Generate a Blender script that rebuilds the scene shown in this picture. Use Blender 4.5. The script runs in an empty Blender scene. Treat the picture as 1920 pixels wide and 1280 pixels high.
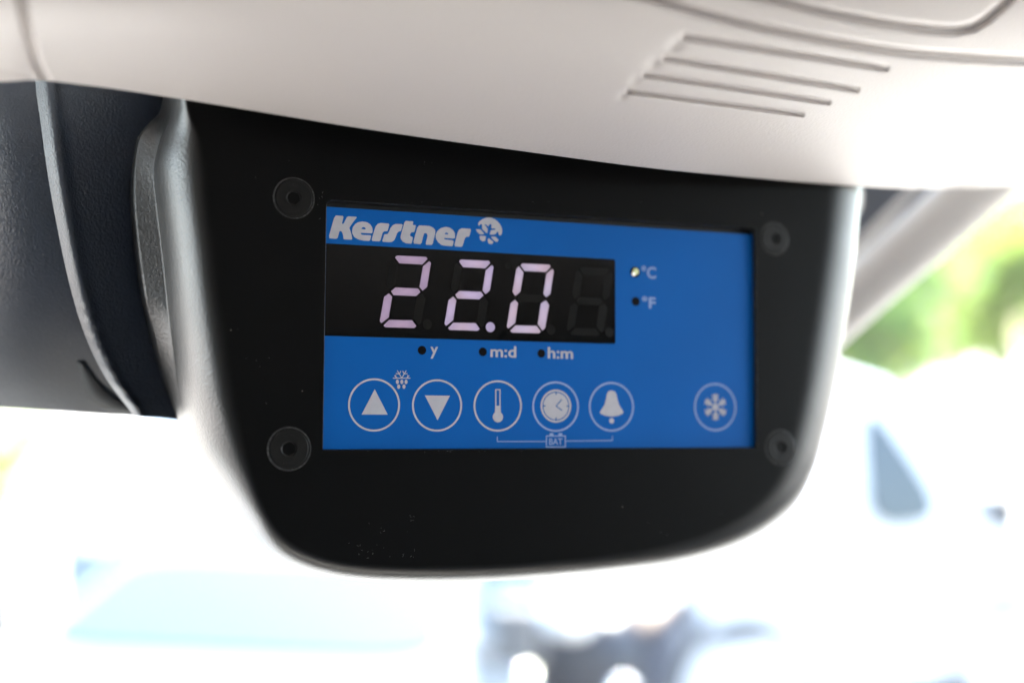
import bpy, bmesh, math, random
import numpy as np
from mathutils import Vector, Matrix
random.seed(7); rng = np.random.default_rng(7)
sc = bpy.context.scene
COL = sc.collection

# ---------------------------------------------------------------- camera, world, sun, exposure
F = 2200.0                       # focal length in 1920-px units
cam = bpy.data.cameras.new('camera'); camo = bpy.data.objects.new('camera', cam); COL.objects.link(camo)
cam.sensor_width = 36; cam.lens = F / 1920 * 36
camo.location = (0, 0, 0); camo.rotation_euler = (math.radians(90), 0, 0)
cam.clip_start = 0.005; cam.clip_end = 3000
cam.dof.use_dof = True; cam.dof.focus_distance = 0.2250; cam.dof.aperture_fstop = 5.2
sc.camera = camo
SUN_EL, SUN_AZ = math.radians(60), math.radians(28)   # azimuth clockwise from +Y (view direction)
w = bpy.data.worlds.new('World'); sc.world = w; w.use_nodes = True
nt = w.node_tree; bg = nt.nodes['Background']
sky = nt.nodes.new('ShaderNodeTexSky'); sky.sky_type = 'NISHITA'; sky.sun_disc = False
sky.sun_elevation = SUN_EL; sky.sun_rotation = SUN_AZ; sky.air_density = 1.0; sky.dust_density = 1.6
nt.links.new(sky.outputs[0], bg.inputs[0]); bg.inputs[1].default_value = 0.15
sl = bpy.data.lights.new('sun', 'SUN'); sl.energy = 4.0; sl.angle = math.radians(0.5); sl.color = (1, .95, .87)
so = bpy.data.objects.new('sun', sl); COL.objects.link(so)
sd = Vector((math.sin(SUN_AZ) * math.cos(SUN_EL), math.cos(SUN_AZ) * math.cos(SUN_EL), math.sin(SUN_EL)))
so.rotation_euler = sd.to_track_quat('Z', 'Y').to_euler(); so.location = (3, -3, 5)
sc.view_settings.view_transform = 'Standard'; sc.view_settings.look = 'None'
sc.view_settings.gamma = 1; sc.view_settings.use_curve_mapping = False
EXPO = 4.08
sc.view_settings.exposure = EXPO
sc.cycles.use_denoising = True
sc.cycles.max_bounces = 10; sc.cycles.sample_clamp_indirect = 6
GZ = -2.1                        # ground level (camera is 2.1 m up, in a cab)

# ---------------------------------------------------------------- helpers
def tag(o, label=None, cat=None, group=None, kind=None):
    if label: o['label'] = label
    if cat: o['category'] = cat
    if group: o['group'] = group
    if kind: o['kind'] = kind
    return o
def empty(name, loc=(0, 0, 0), rz=0, parent=None, mat=None):
    o = bpy.data.objects.new(name, None); COL.objects.link(o)
    if mat is not None: o.matrix_world = mat
    else: o.location = loc; o.rotation_euler = (0, 0, rz)
    o.empty_display_size = .01
    if parent: o.parent = parent
    return o
def link(name, me, mat, parent=None, smooth=True):
    o = bpy.data.objects.new(name, me); COL.objects.link(o)
    if mat: me.materials.append(mat)
    if smooth: me.shade_smooth()
    if parent: o.parent = parent
    return o
def mesh(name, V, Fc, mat, parent=None, smooth=True):
    me = bpy.data.meshes.new(name); me.from_pydata([tuple(v) for v in V], [], Fc); me.update()
    return link(name, me, mat, parent, smooth)
def from_bm(name, bm, mat, parent=None, smooth=False):
    bmesh.ops.recalc_face_normals(bm, faces=bm.faces)
    me = bpy.data.meshes.new(name); bm.to_mesh(me); bm.free()
    return link(name, me, mat, parent, smooth)
def bevel_mod(o, wd, seg=3):
    m = o.modifiers.new('bevel', 'BEVEL'); m.width = wd; m.segments = seg; m.limit_method = 'ANGLE'; m.angle_limit = .6
    o.data.shade_smooth()
    w_ = o.modifiers.new('wn', 'WEIGHTED_NORMAL'); w_.keep_sharp = True
    return o
def box(bm, x0, x1, y0, y1, z0, z1):
    v = [bm.verts.new(p) for p in ((x0,y0,z0),(x1,y0,z0),(x1,y1,z0),(x0,y1,z0),(x0,y0,z1),(x1,y0,z1),(x1,y1,z1),(x0,y1,z1))]
    for f in ((0,3,2,1),(4,5,6,7),(0,1,5,4),(1,2,6,5),(2,3,7,6),(3,0,4,7)): bm.faces.new([v[i] for i in f])
def grid_faces(nr, nc, wrap=False):
    Fc = []
    for r in range(nr - 1):
        for c in range(nc - (0 if wrap else 1)):
            c2 = (c + 1) % nc
            Fc.append((r*nc+c, r*nc+c2, (r+1)*nc+c2, (r+1)*nc+c))
    return Fc
def smooth_curve(P, n):
    """Catmull-Rom through rows of P, n samples evenly along the first two columns."""
    P = np.array(P, float); K = len(P)
    E = np.vstack([2*P[0]-P[1], P, 2*P[-1]-P[-2]])
    out = []
    for i in range(K - 1):
        p0, p1, p2, p3 = E[i:i+4]
        for t in np.linspace(0, 1, 24, endpoint=False):
            out.append(.5*((2*p1)+(-p0+p2)*t+(2*p0-5*p1+4*p2-p3)*t*t+(-p0+3*p1-3*p2+p3)*t**3))
    out.append(P[-1]); out = np.array(out)
    s = np.r_[0, np.cumsum(np.hypot(*np.diff(out[:, :2], axis=0).T))]
    q = np.linspace(0, s[-1], n)
    return np.array([np.interp(q, s, out[:, k]) for k in range(out.shape[1])]).T
def tube(path, rad, seg=12, caps=True):
    path = [Vector(p) for p in path]; n = len(path)
    rad = rad if hasattr(rad, '__len__') else [rad]*n
    V = []; up = Vector((0, 0, 1)); prev = None
    for i, p in enumerate(path):
        t = (path[min(i+1, n-1)] - path[max(i-1, 0)]).normalized()
        a = (prev - t*prev.dot(t)).normalized() if prev else t.cross(up if abs(t.z) < .9 else Vector((1,0,0))).normalized()
        prev = a; b = t.cross(a)
        for k in range(seg):
            g = 2*math.pi*k/seg; V.append(p + (a*math.cos(g) + b*math.sin(g))*rad[i])
    Fc = [(r*seg+c, r*seg+(c+1) % seg, (r+1)*seg+(c+1) % seg, (r+1)*seg+c) for r in range(n-1) for c in range(seg)]
    if caps: Fc += [tuple(range(seg))[::-1], tuple(range((n-1)*seg, n*seg))]
    return V, Fc

# ---------------------------------------------------------------- materials
def M(name, color, rough=.5, metal=0., spec=.5, coat=0., emit=None, estr=0.):
    m = bpy.data.materials.new(name); m.use_nodes = True; b = m.node_tree.nodes['Principled BSDF']
    b.inputs['Base Color'].default_value = (*color, 1); b.inputs['Roughness'].default_value = rough
    b.inputs['Metallic'].default_value = metal; b.inputs['Specular IOR Level'].default_value = spec
    b.inputs['Coat Weight'].default_value = coat
    if emit: b.inputs['Emission Color'].default_value = (*emit, 1); b.inputs['Emission Strength'].default_value = estr
    return m
def N(m, t, **kw):
    n = m.node_tree.nodes.new(t)
    for k, v in kw.items(): setattr(n, k, v)
    return n
def lk(m, a, b): m.node_tree.links.new(a, b)
def coords(m, scale=(1, 1, 1)):
    tc = N(m, 'ShaderNodeTexCoord'); mp = N(m, 'ShaderNodeMapping'); mp.inputs['Scale'].default_value = scale
    lk(m, tc.outputs['Object'], mp.inputs[0]); return mp.outputs[0]
def noise(m, vec, scale, detail=3, rough=.5):
    n = N(m, 'ShaderNodeTexNoise'); n.inputs['Scale'].default_value = scale; n.inputs['Detail'].default_value = detail
    n.inputs['Roughness'].default_value = rough; lk(m, vec, n.inputs['Vector']); return n.outputs['Fac']
def ramp(m, fac, a, b, ca, cb):
    r = N(m, 'ShaderNodeValToRGB'); r.color_ramp.elements[0].position = a; r.color_ramp.elements[1].position = b
    r.color_ramp.elements[0].color = (*ca, 1); r.color_ramp.elements[1].color = (*cb, 1); lk(m, fac, r.inputs[0]); return r.outputs[0]
def P(m): return m.node_tree.nodes['Principled BSDF']
def rough_var(m, fac, lo, hi):
    r = N(m, 'ShaderNodeMapRange'); r.inputs['To Min'].default_value = lo; r.inputs['To Max'].default_value = hi
    lk(m, fac, r.inputs['Value']); lk(m, r.outputs[0], P(m).inputs['Roughness'])
def bump(m, h, dist, strength=1.0, prev=None):
    b = N(m, 'ShaderNodeBump'); b.inputs['Strength'].default_value = strength; b.inputs['Distance'].default_value = dist
    lk(m, h, b.inputs['Height'])
    if prev: lk(m, prev, b.inputs['Normal'])
    lk(m, b.outputs[0], P(m).inputs['Normal']); return b.outputs[0]

def leather(name, col, cell, dist, r0, r1, spec=.5, stretch=(1, 1, 1)):
    m = M(name, col, .4, spec=spec); v = coords(m, stretch)
    nz = N(m, 'ShaderNodeTexNoise'); nz.inputs['Scale'].default_value = cell*.7; lk(m, v, nz.inputs['Vector'])
    mx = N(m, 'ShaderNodeMix', data_type='RGBA'); mx.inputs['Factor'].default_value = .0012
    ad = N(m, 'ShaderNodeVectorMath', operation='SCALE'); ad.inputs['Scale'].default_value = .0012; lk(m, nz.outputs['Color'], ad.inputs[0])
    a2 = N(m, 'ShaderNodeVectorMath', operation='ADD'); lk(m, v, a2.inputs[0]); lk(m, ad.outputs[0], a2.inputs[1])
    m.node_tree.nodes.remove(mx)
    vo = N(m, 'ShaderNodeTexVoronoi', feature='SMOOTH_F1'); vo.inputs['Scale'].default_value = cell; vo.inputs['Smoothness'].default_value = .4
    lk(m, a2.outputs[0], vo.inputs['Vector'])
    n2 = noise(m, v, cell*2.2, 2)
    b1 = bump(m, vo.outputs['Distance'], dist, .9)
    bump(m, n2, dist*.35, .6, b1)
    rough_var(m, noise(m, v, 90, 4), r0, r1)
    # sparse dust specks
    vd = N(m, 'ShaderNodeTexVoronoi'); vd.inputs['Scale'].default_value = 260; lk(m, v, vd.inputs['Vector'])
    wn = N(m, 'ShaderNodeTexWhiteNoise', noise_dimensions='3D'); lk(m, vd.outputs['Position'], wn.inputs['Vector'])
    g1 = N(m, 'ShaderNodeMath', operation='GREATER_THAN'); g1.inputs[1].default_value = .93; lk(m, wn.outputs['Value'], g1.inputs[0])
    l1 = N(m, 'ShaderNodeMath', operation='LESS_THAN'); l1.inputs[1].default_value = .035; lk(m, vd.outputs['Distance'], l1.inputs[0])
    mm = N(m, 'ShaderNodeMath', operation='MULTIPLY'); lk(m, g1.outputs[0], mm.inputs[0]); lk(m, l1.outputs[0], mm.inputs[1])
    mc = N(m, 'ShaderNodeMix', data_type='RGBA'); lk(m, mm.outputs[0], mc.inputs['Factor'])
    mc.inputs[6].default_value = (*col, 1); mc.inputs[7].default_value = (.16, .15, .13, 1)
    lk(m, mc.outputs[2], P(m).inputs['Base Color'])
    return m
m_black = leather('grained_black_plastic', (.003, .003, .0031), 1600, .00006, .36, .46, .5)
nt_ = m_black.node_tree; at = N(m_black, 'ShaderNodeAttribute', attribute_name='grain')
for b_ in [n_ for n_ in nt_.nodes if n_.type == 'BUMP']:
    q_ = N(m_black, 'ShaderNodeMath', operation='MULTIPLY_ADD'); q_.inputs[1].default_value = b_.inputs['Strength'].default_value*.9; q_.inputs[2].default_value = .08
    lk(m_black, at.outputs['Fac'], q_.inputs[0]); lk(m_black, q_.outputs[0], b_.inputs['Strength'])
q_ = N(m_black, 'ShaderNodeMath', operation='MULTIPLY_ADD'); q_.inputs[1].default_value = .93; q_.inputs[2].default_value = .10
lk(m_black, at.outputs['Fac'], q_.inputs[0]); lk(m_black, q_.outputs[0], P(m_black).inputs['Specular IOR Level'])
m_trim = leather('grained_dark_vinyl', (.010, .0165, .030), 1700, .00009, .34, .44, .85, (1, 1, 1.6))  # blue tint in the base colour stands in for reflected sky
m_beige = M('beige_soft_plastic', (.70, .63, .57), .45)
v = coords(m_beige)
vo = N(m_beige, 'ShaderNodeTexVoronoi', feature='SMOOTH_F1'); vo.inputs['Scale'].default_value = 1700; lk(m_beige, v, vo.inputs['Vector'])
b1 = bump(m_beige, vo.outputs['Distance'], .00004, .8); bump(m_beige, noise(m_beige, v, 2600, 2), .00003, .6, b1)
rough_var(m_beige, noise(m_beige, v, 30, 4), .42, .54)
lk(m_beige, ramp(m_beige, noise(m_beige, v, 9, 4), .3, .7, (.600, .555, .532), (.628, .582, .558)), P(m_beige).inputs['Base Color'])
m_pillar = M('pale_grey_trim', (.45, .42, .40), .5); bump(m_pillar, noise(m_pillar, coords(m_pillar), 1200, 2), .00008)
m_seal = M('dark_seal', (.03, .032, .034), .55); bump(m_seal, noise(m_seal, coords(m_seal), 900, 2), .0001)
m_band = M('windscreen_band', (.05, .055, .07), .35); rough_var(m_band, noise(m_band, coords(m_band), 20), .3, .45)
m_blue = M('blue_membrane', (.002, .088, .40), .42, spec=.14)
v = coords(m_blue); rough_var(m_blue, noise(m_blue, v, 60, 4), .36, .5); bump(m_blue, noise(m_blue, v, 3000, 2), .000006, .5)
lk(m_blue, ramp(m_blue, noise(m_blue, v, 45, 5), .3, .75, (.0015, .103, .39), (.0017, .112, .425)), P(m_blue).inputs['Base Color'])
def ink(name, c):
    m = M(name, c, .5, spec=.3); lk(m, ramp(m, noise(m, coords(m), 700, 3), .3, .7, tuple(x*.93 for x in c), c), P(m).inputs['Base Color']); return m
m_ink = ink('white_ink', (.50, .49, .53)); m_ink2 = ink('pale_blue_ink', (.30, .40, .66)); m_inkb = ink('blue_ink', (.006, .11, .34))
m_dot = ink('black_ink', (.002, .002, .0025)); P(m_dot).inputs['Specular IOR Level'].default_value = .1
m_window = M('smoked_display_window', (.0015, .0015, .0016), .16, spec=.35); rough_var(m_window, noise(m_window, coords(m_window), 50, 4), .10, .2)
m_off = M('unlit_segment', (.0022, .0020, .0018), .25, spec=.3); rough_var(m_off, noise(m_off, coords(m_off), 200), .25, .35)
def led(name, ca, cb, st):
    m = M(name, (.1, .1, .1), .4, emit=ca, estr=st); v = coords(m)
    lk(m, ramp(m, noise(m, v, 170, 1), .3, .7, ca, cb), P(m).inputs['Emission Color'])
    at = N(m, 'ShaderNodeAttribute', attribute_name='core'); q = N(m, 'ShaderNodeMath', operation='MULTIPLY_ADD'); q.inputs[1].default_value = st*.42; q.inputs[2].default_value = st*.82
    lk(m, at.outputs['Fac'], q.inputs[0]); lk(m, q.outputs[0], P(m).inputs['Emission Strength']); return m
LS = .64/ (2**EXPO)
m_led = [led('lit_segment_lilac', (.50, .33, .60), (.56, .36, .56), LS*.86), led('lit_segment_pink', (.62, .44, .60), (.60, .47, .80), LS*1.0),
         led('lit_segment_pale', (.68, .47, .60), (.62, .52, .78), LS*1.02)]
m_lamp = M('lit_indicator', (.3, .34, .1), .3, emit=(.55, .6, .3), estr=LS*.55); lk(m_lamp, ramp(m_lamp, noise(m_lamp, coords(m_lamp), 900), .4, .6, (.2, .22, .05), (.5, .55, .3)), P(m_lamp).inputs['Base Color'])
m_lampc = M('lamp_core', (.9, .9, .85), .3, emit=(1, 1, .85), estr=LS*1.1); rough_var(m_lampc, noise(m_lampc, coords(m_lampc), 900), .2, .4)
m_screw = M('blackened_steel', (.004, .0036, .0033), .45, metal=.0, spec=.25); v = coords(m_screw); rough_var(m_screw, noise(m_screw, v, 900, 4), .32, .6); bump(m_screw, noise(m_screw, v, 1500, 4), .00004)
m_gap = M('recess_black', (.004, .004, .0045), .6); bump(m_gap, noise(m_gap, coords(m_gap), 2000), .00002)
m_edge = M('worn_cut_edge', (.07, .07, .07), .5); lk(m_edge, ramp(m_edge, noise(m_edge, coords(m_edge), 1200, 5, .7), .5, .64, (.008, .008, .008), (.07, .07, .07)), P(m_edge).inputs['Base Color'])

# ---------------------------------------------------------------- the control panel's own frame (fitted from its corners)
H = .046
al, be, ga = .348, -.0622, .0266; T = np.array([-.7684, -.5577, 4.862])*H; PW = 2.0316*H
ca, sa, cb, sb, cc, sg = math.cos(al), math.sin(al), math.cos(be), math.sin(be), math.cos(ga), math.sin(ga)
Rm = np.array([[ca,0,-sa],[0,1,0],[sa,0,ca]]) @ np.array([[1,0,0],[0,cb,-sb],[0,sb,cb]]) @ np.array([[cc,-sg,0],[sg,cc,0],[0,0,1]])
def c2w(p): return np.array([p[0], p[2], -p[1]])
U = c2w(Rm[:, 0]); Vd = c2w(Rm[:, 1]); VU = -Vd; NN = np.cross(U, VU); O = c2w(T)
FR = Matrix(((U[0], VU[0], NN[0], O[0]), (U[1], VU[1], NN[1], O[1]), (U[2], VU[2], NN[2], O[2]), (0, 0, 0, 1)))
def ray(px, py): return np.array([(px-960)/F, 1.0, -(py-640)/F])
def L(px, py, h=0.0):
    d = ray(px, py); t = (np.dot(O, NN) + h) / np.dot(d, NN); q = d*t - O
    return np.array([np.dot(q, U), np.dot(q, VU), h])
def W(px, py, Y): return ray(px, py)*Y
HF = .0014                       # front face stands this far proud of the blue membrane

# ================================================================ SETTING outside: yard, vehicles, hedge and trees
m_ground = M('pale_concrete', (.3, .29, .27), .85); v = coords(m_ground)
lk(m_ground, ramp(m_ground, noise(m_ground, v, .35, 6), .35, .7, (.17, .152, .13), (.24, .215, .185)), P(m_ground).inputs['Base Color']); bump(m_ground, noise(m_ground, v, 40, 4), .004)
g = mesh('ground', [(-900, -900, GZ), (900, -900, GZ), (900, 900, GZ), (-900, 900, GZ)], [(0, 1, 2, 3)], m_ground, smooth=False); tag(g, kind='structure')

def carpaint(name, c, metal=0.):
    m = M(name, c, .3, metal=metal, spec=.3); rough_var(m, noise(m, coords(m), 3, 4), .25, .4); return m
m_white = carpaint('white_paint', (.45, .46, .47)); m_pale = carpaint('pale_blue_grey_paint', (.09, .115, .145)); m_silver = carpaint('silver_blue_paint', (.07, .09, .115)); m_darkp = carpaint('dark_grey_paint', (.010, .012, .018), .2)
m_glass = M('vehicle_glass', (.022, .032, .042), .06, spec=.25); rough_var(m_glass, noise(m_glass, coords(m_glass), 2), .04, .1)  # bluish base colour paints in a sky reflection on the panes
m_tyre = M('tyre_rubber', (.03, .03, .032), .8); bump(m_tyre, noise(m_tyre, coords(m_tyre), 60), .002)
m_rim = M('wheel_alloy', (.5, .5, .52), .35, metal=.8); rough_var(m_rim, noise(m_rim, coords(m_rim), 20), .3, .45)
m_lens = M('lamp_lens', (.7, .72, .75), .08, spec=.8, metal=.4); rough_var(m_lens, noise(m_lens, coords(m_lens), 20), .05, .12)
m_black2 = M('black_bumper', (.04, .04, .042), .6); bump(m_black2, noise(m_black2, coords(m_black2), 90), .001)

def ribbon_loft(rows, close_ends=True):
    """rows: cross sections (same length, closed loops) -> verts, faces"""
    n = len(rows[0]); V = [p for r in rows for p in r]
    Fc = [(r*n+c, r*n+(c+1) % n, (r+1)*n+(c+1) % n, (r+1)*n+c) for r in range(len(rows)-1) for c in range(n)]
    if close_ends: Fc += [tuple(range(n))[::-1], tuple(range((len(rows)-1)*n, len(rows)*n))]
    return V, Fc
def vehicle(name, label, cat, loc, rz, paint, prof, width, taper, glasses, wheels, wr, nose, mirror_at, lamps, group=None, grille=None):
    """front points to -Y before rotation. prof: list of (y, z) round the side outline; taper(z) narrows the upper body."""
    root = empty(name, loc, rz); tag(root, label, cat, group)
    hw = width/2
    V, Fc = [], []; n = len(prof)
    secs = [(-1, .93), (-1, 1), (1, 1), (1, .93)]
    bm = bmesh.new(); L_, R_ = [], []
    for (y, z) in prof:
        x = hw*taper(z); L_.append(bm.verts.new((-x, y, z))); R_.append(bm.verts.new((x, y, z)))
    bm.faces.new(L_[::-1]); bm.faces.new(R_)
    for i in range(n):
        j = (i+1) % n; bm.faces.new((L_[i], L_[j], R_[j], R_[i]))
    body = from_bm('body', bm, paint, root); bevel_mod(body, .06, 4)
    for kind, quad in glasses:        # quads in (x fraction or None, y, z)
        bm = bmesh.new(); p4 = [Vector((hw*taper(q[2])*q[0], q[1], q[2])) for q in quad]; pts = []
        for i4 in range(4):
            p_, a_, b_ = p4[i4], p4[i4-1], p4[(i4+1) % 4]; cr_ = .42 if kind == 'side_window' else .2
            da, db = (a_-p_)*cr_, (b_-p_)*cr_
            for t in np.linspace(0, 1, 6): pts.append(p_ + da*(1-t)**2 + db*t**2)
        nrm = (p4[1]-p4[0]).cross(p4[2]-p4[0]).normalized(); cen = sum(pts, Vector())/len(pts)
        if nrm.dot(cen - Vector((0, sum(p[0] for p in prof)/n, .9))) < 0: nrm = -nrm
        a = [bm.verts.new(p+nrm*.012) for p in pts]; b = [bm.verts.new(p-nrm*.03) for p in pts]
        bm.faces.new(a); bm.faces.new(b[::-1])
        for i in range(len(a)): j = (i+1) % len(a); bm.faces.new((a[i], b[i], b[j], a[j]))
        from_bm(kind, bm, m_glass, root)
    for yw in wheels:
        for s in (-1, 1):
            prof_t = [(.42*wr, -.1), (.62*wr, -.115), (.93*wr, -.115), (wr, -.08), (wr, .08), (.93*wr, .115), (.66*wr, .115), (.6*wr, .06)]
            rows = [[Vector((s*(hw*.985-.12)+s*b, yw+r*math.cos(t), wr+r*math.sin(t))) for t in np.linspace(0, 2*math.pi, 33)[:-1]] for r, b in prof_t]
            V, Fc = ribbon_loft(rows, True); wh = mesh('wheel', V, Fc, m_tyre, root)
            rows = [[Vector((s*(hw*.985-.12)+s*b, yw+r*math.cos(t), wr+r*math.sin(t))) for t in np.linspace(0, 2*math.pi, 33)[:-1]] for r, b in [(.6*wr, .07), (.64*wr, .122), (.58*wr, .122), (.5*wr, .09), (.15*wr, .1), (.12*wr, .12), (.02*wr, .122)]]
            V, Fc = ribbon_loft(rows, True); mesh('rim', V, Fc, m_rim, wh)
            rows = [[Vector((s*(hw+b), yw+r*math.cos(t), max(wr+r*math.sin(t), .2))) for t in np.linspace(0, 2*math.pi, 33)[:-1]] for r, b in [(1.0*wr, .0), (1.1*wr, .006), (1.16*wr, .006), (1.18*wr, -.01)]]
            V, Fc = ribbon_loft(rows, False); mesh('wheel_arch', V, Fc, m_black2, root)
    for s in (-1, 1):
        x, y, z, wx, wz = lamps; bm = bmesh.new(); bmesh.ops.create_uvsphere(bm, u_segments=20, v_segments=12, radius=1)
        for v_ in bm.verts: v_.co = Vector((s*x+v_.co.x*wx, y+v_.co.y*.05, z+v_.co.z*wz))
        from_bm('headlight', bm, m_lens, root, True)
        yy, zz = mirror_at; bm = bmesh.new(); box(bm, *sorted((s*(hw+.03), s*(hw+.2))), yy-.05, yy+.06, zz-.02, zz+.2)
        mo = from_bm('mirror', bm, m_black2 if grille else paint, root); bevel_mod(mo, .025)
        bm = bmesh.new(); box(bm, *sorted((s*(hw*taper(zz)-.06), s*(hw+.05))), yy-.02, yy+.02, zz+.0, zz+.04); from_bm('mirror_arm', bm, m_black2, mo)
    bm = bmesh.new(); box(bm, -hw*.92, hw*.92, nose-.06, nose+.08, .26, .46); bo = from_bm('bumper', bm, m_black2, root); bevel_mod(bo, .03)
    if grille:
        bm = bmesh.new()
        for k in range(4): box(bm, -hw*.5, hw*.5, nose-.025, nose+.02, grille+k*.05, grille+.03+k*.05)
        from_bm('grille', bm, m_black2, root)
    return root
def van(name, label, loc, rz, paint, wlen=4.9, h=1.95, group='vans parked in the yard', narrow=False):
    pr = [(0, .3), (0, .78), (.12, .98), (.75, 1.12), (1.55, h-.08), (1.85, h), (wlen-.1, h), (wlen, h-.12), (wlen, .3)]
    tp = lambda z: 1 if z < 1.05 else 1-.13*(z-1.05)/(h-1.05)
    gl = [('windscreen', [(-.88, .86, 1.19), (.88, .86, 1.19), (.9, 1.5, h-.14), (-.9, 1.5, h-.14)])]
    for s in (-1, 1):
        gl.append(('side_window', [(s, 1.2, 1.15), (s, 1.6, h-.2), (s, 1.75 if narrow else 2.15, h-.2), (s, 1.75 if narrow else 2.15, 1.1)]))
    gl.append(('rear_window', [(-.4, wlen, 1.15), (.4, wlen, 1.15), (.4, wlen, h-.3), (-.4, wlen, h-.3)]))
    return vehicle(name, label, 'van', loc, rz, paint, pr, 1.92, tp, gl, (.85, wlen-1.05), .34, 0, (1.0, 1.12), (.72, .06, .86, .17, .09), group, grille=.58)
def car(name, label, loc, rz, paint):
    pr = [(0, .28), (0, .64), (.15, .76), (1.15, .94), (1.95, 1.24), (2.3, 1.29), (2.9, 1.26), (3.5, 1.0), (3.7, .96), (3.75, .3)]
    tp = lambda z: 1 if z < .88 else 1-.24*(z-.88)/.42
    gl = [('windscreen', [(-.9, 1.26, .985), (.9, 1.26, .985), (.9, 1.86, 1.205), (-.9, 1.86, 1.205)]),
          ('rear_window', [(-.85, 3.42, 1.04), (.85, 3.42, 1.04), (.85, 3.0, 1.22), (-.85, 3.0, 1.22)])]
    for s in (-1, 1):
        gl.append(('side_window', [(s, 1.5, .97), (s, 2.0, 1.2), (s, 2.4, 1.22), (s, 2.4, .96)]))
        gl.append(('side_window', [(s, 2.48, .96), (s, 2.48, 1.22), (s, 2.8, 1.2), (s, 3.1, 1.0)]))
    return vehicle(name, label, 'car', loc, rz, paint, pr, 1.8, tp, gl, (.8, 2.95), .31, 0, (1.35, .98), (.62, .04, .66, .2, .09), grille=.42)
van('parked_van', 'small white van side-on at the right, nose towards the right edge', (3.2, 7.5, GZ), math.radians(108), m_white, 3.5, 1.95, narrow=True)
van('parked_van', 'pale van facing the windscreen, behind the silver-blue car on the left', (-1.9, 7.3, GZ), math.radians(-3), m_pale)
car('parked_car', 'silver-blue car parked nose-on below the left of the housing', (-1.2, 2.95, GZ), math.radians(-9), m_silver)

def scooter(label, loc, rz):
    root = empty('motor_scooter', loc, rz); tag(root, label, 'scooter')
    m_seat = M('brown_seat', (.09, .045, .02), .5); bump(m_seat, noise(m_seat, coords(m_seat), 90), .002)
    m_chr = M('chrome', (.7, .7, .7), .12, metal=1.); rough_var(m_chr, noise(m_chr, coords(m_chr), 30), .08, .2)
    for yw in (0, 1.25):
        rows = [[Vector((b, yw+q*math.cos(t), .24+q*math.sin(t))) for t in np.linspace(0, 2*math.pi, 33)[:-1]] for q, b in [(.13, -.05), (.2, -.06), (.24, -.03), (.24, .03), (.2, .06), (.13, .05)]]
        V, Fc = ribbon_loft(rows, False); wh = mesh('wheel', V, Fc, m_tyre, root)
        rows = [[Vector((b, yw+q*math.cos(t), .24+q*math.sin(t))) for t in np.linspace(0, 2*math.pi, 33)[:-1]] for q, b in [(.02, -.06), (.14, -.03), (.14, .03), (.02, .06)]]
        V, Fc = ribbon_loft(rows, True); mesh('rim', V, Fc, m_rim, wh)
    def sw(name, path, wd, th, mat):
        rows = []
        for (y, z), w_, t_ in zip(path, wd, th): rows.append([Vector((w_*math.cos(a)*.5, y+t_*.5*math.sin(a)*.5, z+t_*.5*math.sin(a))) for a in np.linspace(0, 2*math.pi, 17)[:-1]])
        V, Fc = ribbon_loft(rows); return mesh(name, V, Fc, mat, root)
    sw('front_fender', [(-.26, .40), (-.1, .5), (.08, .5), (.2, .42)], [.08, .15, .16, .1], [.04, .07, .07, .04], m_darkp)
    bm = bmesh.new(); prof = [(.12, .32), (.05, .55), (.02, .85), (.10, .98)]
    va = [[bm.verts.new((sx*w_, y, z)) for sx in (-1, -.5, 0, .5, 1)] for (y, z), w_ in zip(prof, (.13, .22, .23, .15))]
    for row in va:
        for k, vv in enumerate(row): vv.co.y += .09*abs(k-2)/2
    for a_, b_ in zip(va[:-1], va[1:]):
        for k in range(4): bm.faces.new((a_[k], a_[k+1], b_[k+1], b_[k]))
    sh = from_bm('leg_shield', bm, m_darkp, root, True); md = sh.modifiers.new('t', 'SOLIDIFY'); md.thickness = .03
    sw('floorboard', [(.15, .3), (.4, .27), (.65, .3)], [.3, .34, .34], [.06, .06, .1], m_black2)
    sw('rear_body', [(.6, .45), (.75, .62), (1.05, .68), (1.4, .66), (1.55, .62)], [.2, .34, .36, .3, .1], [.2, .34, .3, .2, .06], m_darkp)
    sw('seat', [(.68, .78), (.85, .83), (1.2, .85), (1.45, .84)], [.18, .27, .27, .16], [.05, .1, .1, .06], m_seat)
    bm = bmesh.new(); bmesh.ops.create_uvsphere(bm, u_segments=20, v_segments=12, radius=1)
    for v_ in bm.verts: v_.co = Vector((v_.co.x*.1, -.02+v_.co.y*.09, .98+v_.co.z*.085))
    hd = from_bm('headlight', bm, m_lens, root, True)
    V, Fc = tube([(-.33, .18, 1.02), (-.2, .1, 1.03), (0, .08, 1.0), (.2, .1, 1.03), (.33, .18, 1.02)], .014, 10); hb = mesh('handlebar', V, Fc, m_chr, root)
    for sx in (-1, 1):
        V, Fc = tube([(sx*.2, .1, 1.03), (sx*.26, .08, 1.14), (sx*.3, .08, 1.2)], .006, 8); st_ = mesh('mirror_stalk', V, Fc, m_chr, root)
        bm = bmesh.new(); bmesh.ops.create_uvsphere(bm, u_segments=16, v_segments=10, radius=1)
        for v_ in bm.verts: v_.co = Vector((sx*.31+v_.co.x*.06, .08+v_.co.y*.015, 1.24+v_.co.z*.045))
        from_bm('mirror', bm, m_chr, st_, True)
        bm = bmesh.new(); bmesh.ops.create_uvsphere(bm, u_segments=12, v_segments=8, radius=.035)
        for v_ in bm.verts: v_.co += Vector((sx*.17, .02, .72))
        from_bm('indicator_lamp', bm, m_chr, root, True)
    return root
scooter('dark scooter with a brown seat and chrome glints below the middle of the housing', (.22, 4.4, GZ), math.radians(-22)).scale = (1.12, 1.12, 1.12)

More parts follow.
